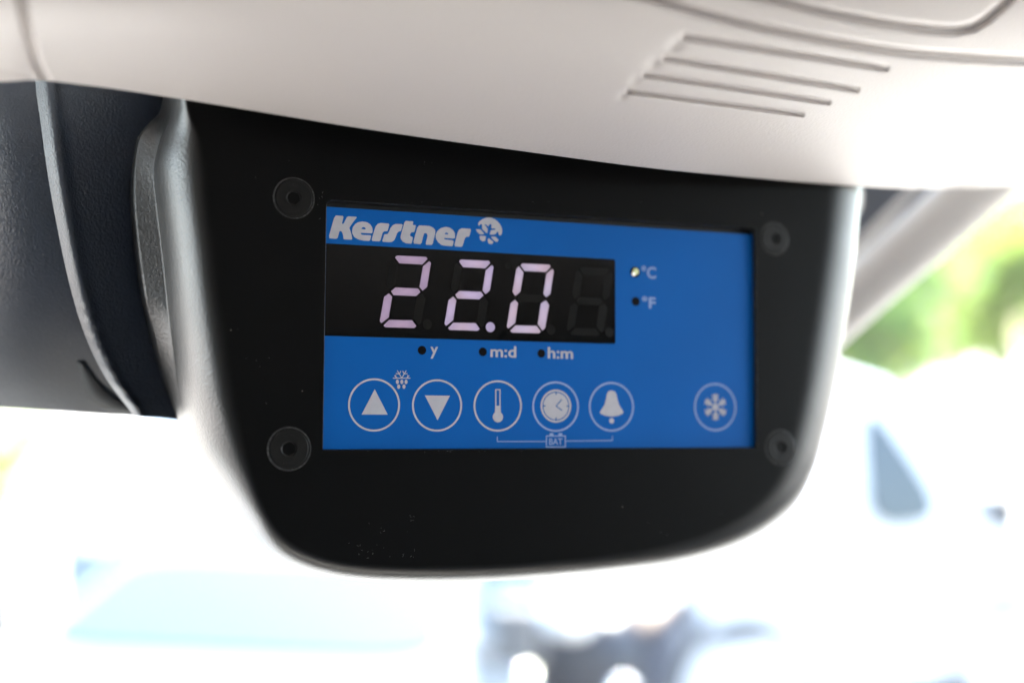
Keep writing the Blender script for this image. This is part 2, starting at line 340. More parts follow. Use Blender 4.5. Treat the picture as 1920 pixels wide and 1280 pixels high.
m_leaf = []
for i, c in enumerate([(.055, .10, .02), (.09, .13, .02), (.035, .075, .025)]):
    m = M('foliage_%s' % ['mid', 'bright', 'deep'][i], c, .6); lk(m, ramp(m, noise(m, coords(m), 1.3, 4), .35, .65, tuple(x*.6 for x in c), tuple(x*1.5 for x in c)), P(m).inputs['Base Color'])
    tl = N(m, 'ShaderNodeBsdfTranslucent'); tl.inputs[0].default_value = (c[0]*3.6, c[1]*3.2, c[2]*3.4, 1); mx = N(m, 'ShaderNodeMixShader'); mx.inputs[0].default_value = .42
    lk(m, P(m).outputs[0], mx.inputs[1]); lk(m, tl.outputs[0], mx.inputs[2]); lk(m, mx.outputs[0], m.node_tree.nodes['Material Output'].inputs[0]); m_leaf.append(m)
m_bark = M('bark', (.09, .07, .05), .9); bump(m_bark, noise(m_bark, coords(m_bark, (1, 1, .2)), 30, 4), .02)
def crown(cx, cz0, rx, rz, nclump, nleaf, size, seed):
    r = np.random.default_rng(seed); V, Fc = [], []
    for k in range(nclump):
        d = r.normal(size=3); d /= np.linalg.norm(d); c = d*r.uniform(.25, .95)*np.array([rx, rx, rz]) + np.array([0, 0, cz0])
        cr = rx*r.uniform(.2, .38)
        P_ = r.normal(size=(nleaf, 3)); P_ = P_/np.linalg.norm(P_, axis=1)[:, None]*r.uniform(.5, 1, nleaf)[:, None]*cr + c
        for p in P_:
            a = r.normal(size=3); a /= np.linalg.norm(a); b = np.cross(a, r.normal(size=3)); b /= np.linalg.norm(b); s = size*r.uniform(.6, 1.4)
            i0 = len(V); V += [p-a*s, p-b*s*.5, p+a*s, p+b*s*.5]; Fc.append((i0, i0+1, i0+2, i0+3))
    return V, Fc
def tree(name, label, cat, x, y, h, rx, mi, seed, trunk=True, group=None):
    root = empty(name, (x, y, GZ)); tag(root, label, cat, group)
    V, Fc = crown(0, h*.62, rx, h*.4, 34, 90, rx*.07, seed); mesh('crown', V, Fc, m_leaf[mi], root, False)
    r = random.Random(seed); path = [(r.uniform(-.1, .1)*k, r.uniform(-.1, .1)*k, h*.62*k/5) for k in range(6)]
    V, Fc = tube(path, [h*.028*(1-.12*k) for k in range(6)]); tr = mesh('trunk', V, Fc, m_bark, root)
    for k in range(6):
        a = k*1.05; z0 = h*(.3+.05*k); V, Fc = tube([(0, 0, z0), (rx*.35*math.cos(a), rx*.35*math.sin(a), z0+h*.1), (rx*.7*math.cos(a), rx*.7*math.sin(a), z0+h*.22)], [h*.013, h*.009, h*.004], 8)
        mesh('limb', V, Fc, m_bark, tr)
tree('tree', 'bright yellow-green tree beyond the white van, at the right edge', 'tree', 10.2, 24, 5.4, 2.1, 1, 1, group='trees beyond the yard')
tree('tree', 'mid-green tree just right of the pale diagonal pillar', 'tree', 6.9, 22, 4.6, 1.7, 0, 2, group='trees beyond the yard')
tree('tree', 'deeper green low tree between the two lighter trees', 'tree', 9.0, 27, 4.3, 1.7, 2, 3, group='trees beyond the yard')
tree('tree', 'small pale tree low beside the housing, left of the other trees', 'tree', 6.6, 24, 3.9, 1.5, 1, 8, group='trees beyond the yard')
tree('tree', 'tall loose tree farthest back, rising above the other trees', 'tree', 11.6, 30, 6.6, 2.4, 1, 9, group='trees beyond the yard')
def bush(label, x, y, h, r, mi, seed):
    root = empty('bush', (x, y, GZ)); tag(root, label, 'bush')
    V, Fc = crown(0, h*.5, r, h*.5, 26, 70, r*.07, seed); mesh('crown', V, Fc, m_leaf[mi], root, False)
    for k in range(4):
        V, Fc = tube([(.05*k-.1, 0, 0), (r*.3*math.cos(k*1.6), r*.3*math.sin(k*1.6), h*.7)], [.03, .012], 8); mesh('stem', V, Fc, m_bark, root)
bush('yellow-green bush below the dark trim at the far left', -5.6, 12.6, 1.6, .8, 1, 5)

# ================================================================ the cab round the camera: unseen shell, added to block and bounce light
def cabbox(name, x0, x1, y0, y1, z0, z1, mat, bev=.03):
    bm = bmesh.new(); box(bm, x0, x1, y0, y1, z0, z1); o = from_bm(name, bm, mat); bevel_mod(o, bev); return o
m_cab = M('cab_lining', (.42, .40, .385), .8); bump(m_cab, noise(m_cab, coords(m_cab), 500, 3), .0004)
m_floorc = M('floor_lining', (.45, .43, .41), .85); bump(m_floorc, noise(m_floorc, coords(m_floorc), 200, 3), .0008)
m_ws = bpy.data.materials.new('veiled_windscreen_glass'); m_ws.use_nodes = True; t_ = m_ws.node_tree; t_.nodes.remove(P(m_ws))  # translucent film added as a haze that veils the view outside
tr_ = N(m_ws, 'ShaderNodeBsdfTransparent'); tr_.inputs[0].default_value = (.93, .97, .95, 1); tl_ = N(m_ws, 'ShaderNodeBsdfTranslucent'); tl_.inputs[0].default_value = (.85, .85, .82, 1)
mx_ = N(m_ws, 'ShaderNodeMixShader'); mr_ = N(m_ws, 'ShaderNodeMapRange'); mr_.inputs['To Min'].default_value = .002; mr_.inputs['To Max'].default_value = .005
lk(m_ws, noise(m_ws, coords(m_ws), 4, 5), mr_.inputs['Value']); lk(m_ws, mr_.outputs[0], mx_.inputs[0]); lk(m_ws, tr_.outputs[0], mx_.inputs[1]); lk(m_ws, tl_.outputs[0], mx_.inputs[2])
lk(m_ws, mx_.outputs[0], t_.nodes['Material Output'].inputs[0])
m_dash = M('dashboard_plastic', (.20, .195, .19), .6); bump(m_dash, noise(m_dash, coords(m_dash), 500, 3), .0004)
m_bulk = M('bulkhead_lining', (.15, .145, .14), .85); bump(m_bulk, noise(m_bulk, coords(m_bulk), 300, 3), .0004)
tag(cabbox('ceiling', -1.0, 1.0, -.95, .60, .19, .24, m_cab), kind='structure')  # unseen roof, added to block sun and sky
tag(cabbox('wall', -1.0, 1.0, -1.0, -.94, -1.3, .24, m_bulk), kind='structure')  # unseen bulkhead, added so the black face reflects something dark
tag(cabbox('floor', -1.0, 1.0, -.94, 1.0, -1.36, -1.3, m_floorc), kind='structure')  # unseen floor, added; its pale colour lifts light to the console
for s_ in (-1, 1):  # unseen side walls, added; their tops set how much daylight enters
    tag(cabbox('wall', *sorted((s_*.94, s_*1.0)), -.94, 1.0, -1.3, -.33 if s_ < 0 else -.20, m_bulk), kind='structure')
    tag(cabbox('wall', *sorted((s_*.94, s_*1.0)), -.94, -.30, -.32 if s_ < 0 else -.19, .19, m_bulk), kind='structure')
dash = cabbox('dashboard', -.93, .93, .42, 1.05, -1.29, -.42, m_dash, .05); tag(dash, 'unseen grey dashboard added below the housing, under the bottom edge of the picture', 'dashboard')  # added out of view to set how much light bounces upward

ws = mesh('windscreen', [(-.93, 1.12, -.42), (.93, 1.12, -.42), (.93, .62, .215), (-.93, .62, .215)], [(0, 1, 2, 3)], m_ws, None, False)
tag(ws, 'large windscreen pane of the cab behind the housing, with an added faint haze', 'windscreen')
# ---------------------------------------------------------------- overhead console (beige), seen from below
lipx = [-400, -200, 0, 75, 200, 340, 500, 640, 800, 960, 1200, 1380, 1560, 1700, 1830, 1920, 2050, 2250]
lipy = [170, 160, 154, 151, 165, 186, 212, 235, 259, 281, 313, 331, 346, 354, 352, 345, 325, 280]
liD  = [.19, .192, .196, .199, .203, .207, .2105, .213, .217, .222, .232, .244, .258, .27, .283, .29, .30, .32]
topx = [-400, 0, 600, 1200, 1600, 1920, 2250]
topD = [.16, .164, .174, .186, .196, .205, .215]
lc = smooth_curve(list(zip(lipx, lipy, liD)), 1100)
XS = lc[:, 0]; YL = lc[:, 1]; DL = lc[:, 2]; DT = np.interp(XS, topx, topD)
DT = np.convolve(np.pad(DT, 40, mode='edge'), np.ones(81)/81, 'valid'); NC = len(XS)
def seg_dist(px, py, path):
    best = np.full(px.shape, 1e9); tt = np.zeros(px.shape); n = len(path)-1
    for i in range(n):
        a = np.array(path[i]); b = np.array(path[i+1]); d = b-a; t = np.clip(((px-a[0])*d[0]+(py-a[1])*d[1])/(d@d), 0, 1)
        q = np.hypot(px-a[0]-t*d[0], py-a[1]-t*d[1]); m_ = q < best; best = np.where(m_, q, best); tt = np.where(m_, (i+t)/n, tt)
    return best, tt
ks = np.r_[np.linspace(0, .12, 16)[:-1], np.linspace(.12, 1.2, 250), np.linspace(1.25, 2.6, 12)]
rows_px, rows_py, rows_D = [], [], []
for k in ks:
    py = YL*(1-k); gk = (.62*(1-k)**2+.38*(1-k)) if k < 1 else -.38*(k-1)
    rows_px.append(XS); rows_py.append(py); rows_D.append(DT+(DL-DT)*gk)
PX = np.array(rows_px); PY = np.array(rows_py); D = np.array(rows_D)
def groove(path, wd, dep, taper=None):
    global D
    q, t = seg_dist(PX, PY, smooth_curve(path, 24).tolist() if len(path) > 2 else path)
    D = D + dep*np.exp(-(q/wd)**2.6)*(1 if taper is None else taper(t))
groove([(1020, -60), (1200, -8), (1400, 46), (1650, 92), (1800, 106), (1960, 113), (2100, 110)], 8.5, .0022)
groove([(1230, -60), (1430, -4), (1600, 34), (1720, 52), (1790, 57), (1830, 48), (1870, 18), (1920, -30)], 8.5, .0022)
for (a, b, c_, wd) in [((1285, 70), (1660, 128), (1268, 83), 6.6), ((1247, 110), (1605, 168), (1226, 120), 5.8), ((1210, 141), (1552, 192), (1193, 151), 5.0), ((1178, 172), (1503, 215), (1168, 179), 4.3)]:
    groove([a, b], wd, .0019, lambda t: 1-.45*np.clip((t-.93)/.07, 0, 1)**1.5)
    dx, dy = PX-c_[0], PY-c_[1]; u_ = dx*.8-dy*.6; v_ = dx*.6+dy*.8
    D = D + .0008*np.exp(-(u_/(wd*2.8))**2-(v_/(wd*1.7))**2)
groove([(30, -60), (40, 0), (48, 45), (60, 92), (72, 128), (95, 160)], 8, .0042)
groove([(-300, 118), (-100, 124), (0, 131), (60, 142)], 6, .0012)
groove([(1760, 350), (1830, 335), (1920, 292), (2000, 250)], 7, .0016)
Vt = np.stack([(PX-960)/F*D, D, -(PY-640)/F*D], -1)
# rolled lip and the hidden top side
back = []
for (dz, dy) in [(.0012, .0016), (.003, .0026), (.010, .005), (.03, .008)]:
    r0 = Vt[0].copy(); r0[:, 2] += dz; r0[:, 1] += dy; back.append(r0)
Vt = np.concatenate([np.array(back[::-1]), Vt], 0); nr = Vt.shape[0]
me = bpy.data.meshes.new('overhead_console'); me.from_pydata(Vt.reshape(-1, 3).tolist(), [], [f[::-1] for f in grid_faces(nr, NC)]); me.update()
console = link('overhead_console', me, m_beige); tag(console, 'pale beige overhead console with moulded grooves above the black housing', 'overhead console')

# ---------------------------------------------------------------- black housing shell
# stations: face edge (px, py) | outline (px, py, h) | back (px, py, h)
st = [
 (352, 60, 325, 60, -.006, 312, 60, -.024), (350, 150, 322, 150, -.006, 308, 150, -.024), (358, 212, 324, 204, -.007, 300, 208, -.024),
 (382, 262, 305, 250, -.011, 272, 246, -.024), (396, 320, 292, 305, -.012, 258, 300, -.024), (402, 390, 298, 380, -.0125, 254, 372, -.025), (412, 470, 308, 465, -.013, 262, 460, -.025),
 (424, 560, 318, 560, -.0135, 276, 560, -.026), (438, 650, 330, 655, -.014, 294, 660, -.028), (450, 730, 342, 740, -.015, 318, 745, -.032), (464, 810, 366, 828, -.016, 352, 825, -.040),
 (478, 880, 408, 900, -.015, 398, 890, -.044), (498, 945, 452, 965, -.013, 446, 950, -.046), (535, 1000, 495, 1024, -.011, 492, 1010, -.046), (600, 1036, 560, 1062, -.010, 562, 1050, -.046),
 (690, 1052, 660, 1084, -.010, 664, 1070, -.046), (820, 1055, 810, 1089, -.010, 812, 1074, -.046), (960, 1050, 960, 1083, -.010, 960, 1068, -.046), (1110, 1036, 1120, 1070, -.010, 1112, 1056, -.046),
 (1240, 1015, 1265, 1050, -.010, 1255, 1038, -.046), (1345, 980, 1380, 1014, -.010, 1365, 1002, -.046), (1420, 930, 1462, 958, -.010, 1445, 948, -.046), (1462, 868, 1504, 885, -.010, 1488, 878, -.046),
 (1484, 790, 1529, 800, -.010, 1512, 796, -.046), (1500, 700, 1551, 706, -.010, 1534, 702, -.046), (1515, 600, 1570, 606, -.010, 1552, 602, -.046), (1530, 500, 1584, 505, -.010, 1566, 502, -.046),
 (1542, 400, 1594, 402, -.010, 1578, 400, -.046), (1548, 320, 1600, 322, -.010, 1584, 320, -.046), (1552, 240, 1602, 240, -.010, 1586, 240, -.046), (1554, 150, 1603, 150, -.010, 1587, 150, -.046)]
NS = 340
S = smooth_curve(st, NS)
prof_rows = []
C0 = np.array([L(s[0], s[1], HF) for s in S]); C1 = np.array([L(s[2], s[3], s[4]) for s in S]); C2 = np.array([L(s[5], s[6], s[7]) for s in S])
C1[:, 2] -= .006*np.clip((500-S[:, 2])/150, 0, 1); 
cen = np.array(L(1010, 560, HF)); CI = C0.copy(); CI[:, :2] += (cen[:2]-C0[:, :2])/np.linalg.norm(cen[:2]-C0[:, :2], axis=1)[:, None]*.0012
prof_rows += [CI, CI + (C0-CI)*.5]
wl_ = np.clip((740-S[:, 6])/180, 0, 1)*np.clip((S[:, 6]-215)/50, 0, 1)*(S[:, 5] < 420); C2[:, 2] = C2[:, 2]*(1-wl_)+(C1[:, 2]-.0022)*wl_
for t in np.linspace(0, 1, 26):
    a = t*math.pi/2
    lat = C0[:, :2] + (C1[:, :2]-C0[:, :2])*math.sin(a)**1.0; hh = C0[:, 2] + (C1[:, 2]-C0[:, 2])*(1-math.cos(a))**1.25
    prof_rows.append(np.c_[lat, hh])
for t in np.linspace(0, 1, 13)[1:]:
    prof_rows.append(C1*(1-t)+C2*t)
out_ = C2[:, :2]-cen[:2]; out_ /= np.linalg.norm(out_, axis=1)[:, None]
for o_, d_ in ((.0002, .0001), (.00055, .0005), (.00075, .0013), (.0009, .003), (.001, .012)):
    prof_rows.append(np.c_[C2[:, :2]+out_*o_*wl_[:, None] - out_*(.0004*(1-wl_))[:, None], C2[:, 2]-d_])
G = np.array(prof_rows)
housing = empty('control_housing', mat=FR); tag(housing, 'black grained plastic housing with four hex screws holding the blue control panel', 'control housing')
shell = mesh('shell', G.reshape(-1, 3).tolist(), [f[::-1] for f in grid_faces(G.shape[0], NS)], m_black, housing)
ga_ = [0.0]*(2*NS) ; ga_ = []
for rI in range(G.shape[0]):
    t_ = 0 if rI < 2 else min(1, max(0, ((rI-2)/25-.04)/.3))
    ga_ += [t_*t_*(3-2*t_)]*NS
at_ = shell.data.attributes.new('grain', 'FLOAT', 'POINT'); at_.data.foreach_set('value', ga_)
# front plate with the display cut-out
hole_px = [(611.5, 374), (1417.5, 427.5), (1421, 839.5), (604.5, 843.8)]
hc = np.array([L(x, y, HF)[:2] for x, y in hole_px])
def rounded(c, rads, n=8):
    out = []
    for i in range(4):
        p, a, b = c[i], c[i-1], c[(i+1) % 4]; da = (a-p)/np.linalg.norm(a-p); db = (b-p)/np.linalg.norm(b-p); r = rads[i]
        for t in np.linspace(0, 1, n): out.append((1-t)**2*(p+da*r) + 2*t*(1-t)*p + t*t*(p+db*r))
    return np.array(out)
hole = rounded(hc, [.0016, .0006, .0004, .0004])
def fill(loops, h, name, mat, parent, thick=0.):
    bm = bmesh.new()
    for lp in loops:
        vs = [bm.verts.new((p[0], p[1], h)) for p in lp]
        for i in range(len(vs)): bm.edges.new((vs[i], vs[(i+1) % len(vs)]))
    bmesh.ops.triangle_fill(bm, use_beauty=True, use_dissolve=False, edges=bm.edges[:])
    for f in bm.faces:
        f.normal_update()
        if f.normal.z < 0: f.normal_flip()
    me = bpy.data.meshes.new(name); bm.to_mesh(me); bm.free()
    o = link(name, me, mat, parent, False); return o
fp = fill([CI[:, :2].tolist(), hole.tolist()], HF, 'front_face', m_black, housing)
# recess walls and floor
n = len(hole); Vw = []
for (off, h) in [(0, HF+.00003), (.00012, HF-.00012), (.00012, -.0012)]:
    c = hole.mean(0)
    for p in hole: d = (c-p)/np.linalg.norm(c-p); Vw.append((*(p+d*off), h))
me_o = mesh('cutout_edge', Vw[:2*n], [(c, (c+1) % n, n+(c+1) % n, n+c) for c in range(n)], m_edge, housing, False)
mesh('recess_wall', Vw[n:], [(c, (c+1) % n, n+(c+1) % n, n+c) for c in range(n)] , m_gap, housing, False)
fill([(hole + (hole-hole.mean(0))*.01).tolist()], -.0011, 'recess_floor', m_gap, housing)
# screws
def screw(px, py, r, ang):
    r *= .89
    c = L(px, py, HF)
    e = empty('screw', parent=housing); e.location = c
    rs = [(1.16*r, -.0002), (1.14*r, .00004), (1.04*r, .00004), (1.03*r, -.00022), (1.0*r, -.00022), (1.0*r, .00012), (.955*r, .00022), (.42*r, .00022), (.37*r, .00012)]
    seg = 48; V = [(rr*math.cos(t), rr*math.sin(t), hh) for rr, hh in rs for t in np.linspace(0, 2*math.pi, seg+1)[:-1]]
    hx = [.37*r, .34*r]
    for q, hh in zip(hx, (.00008, -.0012)):
        for t in np.linspace(0, 2*math.pi, seg+1)[:-1]:
            k = q*math.cos(math.pi/6)/math.cos(((t+ang) % (math.pi/3))-math.pi/6); V.append((k*math.cos(t), k*math.sin(t), hh))
    Fc = grid_faces(len(rs)+1, seg, True)
    mesh('screw_head', V[:len(rs)*seg+seg], Fc, m_screw, e, False)
    Fs = grid_faces(2, seg, True) + [tuple(range(seg, 2*seg))[::-1]]
    seg2 = 64; Vr = [(rr_*math.cos(t), rr_*math.sin(t), h_) for rr_, h_ in ((1.13*r, .00005), (1.10*r, .00008), (1.07*r, .00008), (1.045*r, .00002)) for t in np.linspace(0, 2*math.pi, seg2+1)[:-1]]
    mesh('rim', Vr, grid_faces(4, seg2, True), m_edge, e, True)
    mesh('hex_socket', V[len(rs)*seg:], Fs, m_gap, e, False)
    bm = bmesh.new(); rr_ = random.Random(int(px))
    for a0 in (math.pi*.5, -math.pi*.5):
        for k in range(5):
            a = a0 + (k-2)*.17; x, y = .72*r*math.cos(a), .72*r*math.sin(a); wd = .05*r; hh = r*.07*rr_.uniform(.5, 1.3)
            box(bm, x-wd*.6, x+wd*.6, y-hh, y+hh, .0002, .00027)
    from_bm('grade_marks', bm, m_screw, e)
for (x, y, r, a) in [(551, 371.5, .0039, .2), (542, 841, .00405, .5), (1452, 447.5, .0036, .1), (1463, 838, .0038, .8)]: screw(x, y, r, a)
# little scuffs and dust bits on the front face: short curved slivers
bm = bmesh.new(); rr = random.Random(3)
for (cx, cy, sx, sy, cnt) in [(770, 968, 9, 10, 5), (680, 1035, 16, 10, 8), (760, 1040, 14, 8, 6), (800, 308, 8, 6, 3), (720, 1000, 60, 40, 10), (900, 380, 260, 3, 9), (800, 845, 180, 2, 14), (600, 390, 5, 30, 5), (1200, 1000, 200, 30, 6), (480, 600, 40, 200, 7)]:
    for _ in range(cnt):
        p = L(cx+rr.gauss(0, sx*.6), cy+rr.gauss(0, sy*.6), HF+.00003); a = rr.uniform(0, 3.14); l = rr.uniform(.00006, .0003); t = rr.uniform(.00002, .00004)
        d = np.array([math.cos(a), math.sin(a)]); q = np.array([-d[1], d[0]])
        vs = [bm.verts.new((p[0]+d[0]*x*l+q[0]*y*t, p[1]+d[1]*x*l+q[1]*y*t, p[2])) for x, y in ((-1, 0), (0, -1), (1, .2), (.2, 1))]; bm.faces.new(vs)
m_scuff = M('scuff', (.17, .17, .165), .7); rough_var(m_scuff, noise(m_scuff, coords(m_scuff), 900), .5, .9)
from_bm('scuff_marks', bm, m_scuff, housing)['kind'] = 'stuff'

# ---------------------------------------------------------------- padded dark trim behind and left of the housing
SPAN = 200
def tier(name, xl, xr, ybot, hl, hr, Rr, mat, parent, nrow=120, ncol=60, ytop=60, pmax=1.75, side=0., bead=0.):
    """xl/xr: functions of py; surface between them bulges like a roll, h drops by Rr towards the bottom."""
    V = []
    for i in range(nrow):
        kk = i/(nrow-1); PMX = 1.12; ph = PMX*min(1, kk/.9); bk = max(0, (kk-.9)/.1)
        for j in range(ncol):
            s = j/(ncol-1)
            yb = ybot(xl(700)*(1-s)+xr(700)*s); s1 = math.sin(ph)/math.sin(PMX); py = ytop+(yb-ytop)*s1 - bk*10
            x0, x1 = xl(py), xr(py); px = x0*(1-s)+x1*s
            e = min(1, s/.10); edge = (1-e)**2.2
            h = hl(py)*(1-s)+hr(py)*s - Rr*(1-math.cos(ph)) - .03*bk**1.3 - edge*.0035 + .0012*math.sin(math.pi*s) - side*(1-s)**2 + bead*math.exp(-((s-.055)/.035)**2)*(1+.25*math.sin(py*.21)*(py > 560))
            V.append(L(px, py, h))
    return mesh(name, V, [f[::-1] for f in grid_faces(nrow, ncol)], mat, parent)
def fn(pts):
    c = smooth_curve([(b, a) for a, b in pts], 200)   # rows (y, x)
    return lambda y: float(np.interp(y, c[:, 0], c[:, 1]))
xL2 = fn([(66, 40), (66, 150), (76, 230), (90, 330), (108, 430), (132, 540), (160, 630), (196, 705), (240, 765), (275, 810)])
ybot2 = lambda x: float(np.interp(x, [-300, 0, 140, 250, 345, 520], [752, 766, 777, 783, 793, 806]))
trim = empty('padded_trim', mat=FR); tag(trim, 'dark grained padded trim roll at the left edge of the picture', 'padded trim')
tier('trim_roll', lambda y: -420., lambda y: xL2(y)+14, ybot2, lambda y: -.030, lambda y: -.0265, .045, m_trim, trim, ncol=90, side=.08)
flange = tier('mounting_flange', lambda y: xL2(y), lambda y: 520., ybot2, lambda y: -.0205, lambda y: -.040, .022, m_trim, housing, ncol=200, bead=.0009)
# rolled edges (piping)
def on_curve(path, h, n=120): return [L(p[0], p[1], p[2]+h) for p in smooth_curve(path, n)]
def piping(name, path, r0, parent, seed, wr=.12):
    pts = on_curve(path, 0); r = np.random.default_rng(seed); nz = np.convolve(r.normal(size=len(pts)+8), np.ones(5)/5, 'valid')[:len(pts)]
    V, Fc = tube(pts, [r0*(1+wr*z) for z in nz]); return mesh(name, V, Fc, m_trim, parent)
# ribbed dark insert showing below the flange edge
def h3(px, py):
    ph = math.asin(min(1, max(0, (py-60)/(ybot2(px)-60)))*math.sin(1.12)); xr = xL2(py)+14; q_ = max(0, min(1, (px+420)/(xr+420)))
    return -.030*(1-q_)-.0265*q_-.045*(1-math.cos(ph))-.08*(1-q_)**2
bm = bmesh.new()
Ac = smooth_curve([(146, 678), (163, 738), (192, 762), (236, 772)], 24); Bc = smooth_curve([(158, 686), (194, 730), (232, 756), (266, 771)], 24)
for k in range(24):
    a_, b_ = Ac[k], Bc[k]; m_ = (a_+b_)/2
    path = [Vector(L(q[0], q[1], max(h3(q[0], q[1])+e, -.075))) for q, e in ((a_, .0002), (m_, .0007), (b_, .0012))]
    V, Fc = tube(path, [.00038, .00045, .00038], 8); vs = [bm.verts.new(v) for v in V]
    for f in Fc: bm.faces.new([vs[i] for i in f])
from_bm('ribbed_insert', bm, m_seal, trim, True)

# ================================================================ the controller: blue membrane, display, buttons
ctl = empty('temperature_controller', mat=FR); tag(ctl, 'blue membrane temperature controller showing 22.0 in lilac digits', 'temperature controller')
mc = [L(611, 387)[:2], L(1413, 441)[:2], L(1416, 838)[:2], L(607, 842)[:2]]
x0 = (mc[0][0]+mc[3][0])/2; x1 = (mc[1][0]+mc[2][0])/2; y1 = (mc[0][1]+mc[1][1])/2; y0 = (mc[2][1]+mc[3][1])/2
bm = bmesh.new(); box(bm, x0, x1, y0, y1, -.0009, 0); from_bm('membrane', bm, m_blue, ctl)
EP = .00004
def poly(name, loops_px, mat, parent, h=EP):
    return fill([[L(x, y, h)[:2] for x, y in lp] for lp in loops_px], h, name, mat, parent)
def z1(pts): return [(610+x*.09375, 395+y*.09375) for x, y in pts]
def z2(pts): return [(770+x*.09375, 395+y*.09375) for x, y in pts]
def soft(pts, n=1):
    """one round of corner cutting on a closed loop"""
    for _ in range(n):
        o = []
        for i in range(len(pts)):
            a, b = pts[i], pts[(i+1) % len(pts)]
            o += [(a[0]*.88+b[0]*.12, a[1]*.88+b[1]*.12), (a[0]*.12+b[0]*.88, a[1]*.12+b[1]*.88)]
        pts = o
    return pts
brand = empty('brand_lettering', parent=ctl)
letters = [
 [z1([(190,95),(368,108),(330,262),(365,262),(440,112),(638,125),(560,225),(478,345),(500,400),(525,480),(540,582),(365,575),(358,500),(340,440),(318,410),(285,405),(240,565),(60,552)])],
 [z1([(740,218),(830,230),(900,275),(940,340),(948,400),(935,455),(705,443),(715,470),(745,485),(920,492),(890,605),(760,600),(660,575),(580,530),(540,460),(535,400),(550,330),(600,265),(660,230)]), z1([(718,365),(735,340),(765,328),(795,340),(812,375)])],
 [z1([(920,605),(985,370),(1010,310),(1050,265),(1110,245),(1285,262),(1245,412),(1180,412),(1145,440),(1095,617)])],
 [z1([(1135,622),(1180,470),(1240,470),(1270,430),(1300,350),(1350,290),(1410,265),(1550,272),(1512,410),(1470,415),(1435,450),(1410,520),(1380,590),(1330,625),(1280,632)])],
 [z1([(1590,203),(1762,215),(1745,285),(1815,292),(1780,430),(1715,435),(1690,480),(1700,510),(1752,530),(1725,662),(1620,655),(1550,620),(1505,560),(1505,510)])],
 [z2([(145,295),(370,305),(440,335),(485,380),(495,440),(435,685),(295,680),(340,500),(325,460),(290,445),(262,465),(212,672),(45,658)])],
 [z2([(700,325),(780,340),(850,390),(885,450),(888,560),(680,545),(668,565),(690,575),(862,598),(840,712),(720,705),(620,690),(550,630),(505,560),(500,490),(530,410),(600,350)]), z2([(678,470),(695,445),(720,435),(745,450),(752,475)])],
 [z2([(868,712),(935,450),(965,385),(1020,352),(1212,365),(1170,520),(1115,522),(1085,550),(1030,725)])]]
for lt in letters: poly('letter', [soft(l) for l in lt], m_ink, brand)
emb = [[(1345,265),(1370,220),(1440,165),(1520,138),(1600,138),(1700,180),(1780,260),(1825,350),(1830,420),(1815,480),(1785,495),(1760,480),(1755,430),(1730,420),(1690,475),(1590,480),(1580,465),(1605,390),(1690,385),(1695,355),(1610,355),(1620,290),(1600,270),(1570,275),(1555,320),(1500,270),(1475,280),(1545,360),(1530,460),(1430,370),(1430,280),(1400,265),(1365,310)],
 [(1305,370),(1400,375),(1478,468),(1385,475),(1330,425)], [(1380,500),(1508,510),(1490,600),(1440,615),(1385,575)], [(1560,545),(1660,630),(1620,670),(1560,660),(1535,590)], [(1600,515),(1700,520),(1760,590),(1720,630),(1660,590)]]
eb = empty('snowflake_emblem', parent=ctl)
for e_ in emb: poly('emblem_piece', [soft(z2(e_))], m_ink, eb)

# display window
wx0 = x0+.00002; wx1 = (L(1152.5, 484)[0]+L(1155, 644)[0])/2
wy1 = (L(611, 458.5)[1]+L(1152, 484)[1])/2; wy0 = (L(607, 630)[1]+L(1155, 644)[1])/2
win = fill([[(wx0, wy0), (wx1-.0003, wy0), (wx1, wy0+.0003), (wx1, wy1-.0003), (wx1-.0003, wy1), (wx0, wy1)]], .00003, 'display_window', m_window, ctl)
def z3(pts): return [(700+x/8, 470+y/8) for x, y in pts]
def z4(pts): return [(820+x*.17708, 470+y*.17708) for x, y in pts]
SEG = {'a': z3([(325,102),(355,72),(790,92),(812,125),(735,208),(388,190)]), 'b': z3([(742,235),(835,158),(863,185),(805,545),(738,600),(690,545)]),
       'g': z3([(265,608),(328,550),(668,565),(705,620),(640,682),(300,668)]), 'e': z3([(232,638),(282,690),(230,1000),(122,1085),(95,1055),(160,690)]),
       'd': z3([(150,1120),(235,1035),(580,1042),(645,1130),(612,1160),(180,1148)])}
SEGF = {'f': z4([(862,165),(912,230),(878,435),(825,480),(795,435),(835,195)]), 'c': z4([(1148,525),(1182,575),(1140,820),(1112,845),(1062,775),(1095,555)])}
ax1 = L(*SEG['a'][0])[0]; ax3 = L(*z4([(880, 155)])[0])[0]; pitch = (ax3-ax1)/2
ay1 = L(*SEG['a'][0])[1]; ay3 = L(*z4([(880, 155)])[0])[1]
SU = {k: [L(*p)[:2] for p in v] for k, v in SEG.items()}
SU.update({k: [L(*p)[:2]-np.array([2*pitch, ay3-ay1]) for p in v] for k, v in SEGF.items()})
rowdrop = (ay3-ay1)/2
lit = ['abged', 'abged', 'abcdef', '']
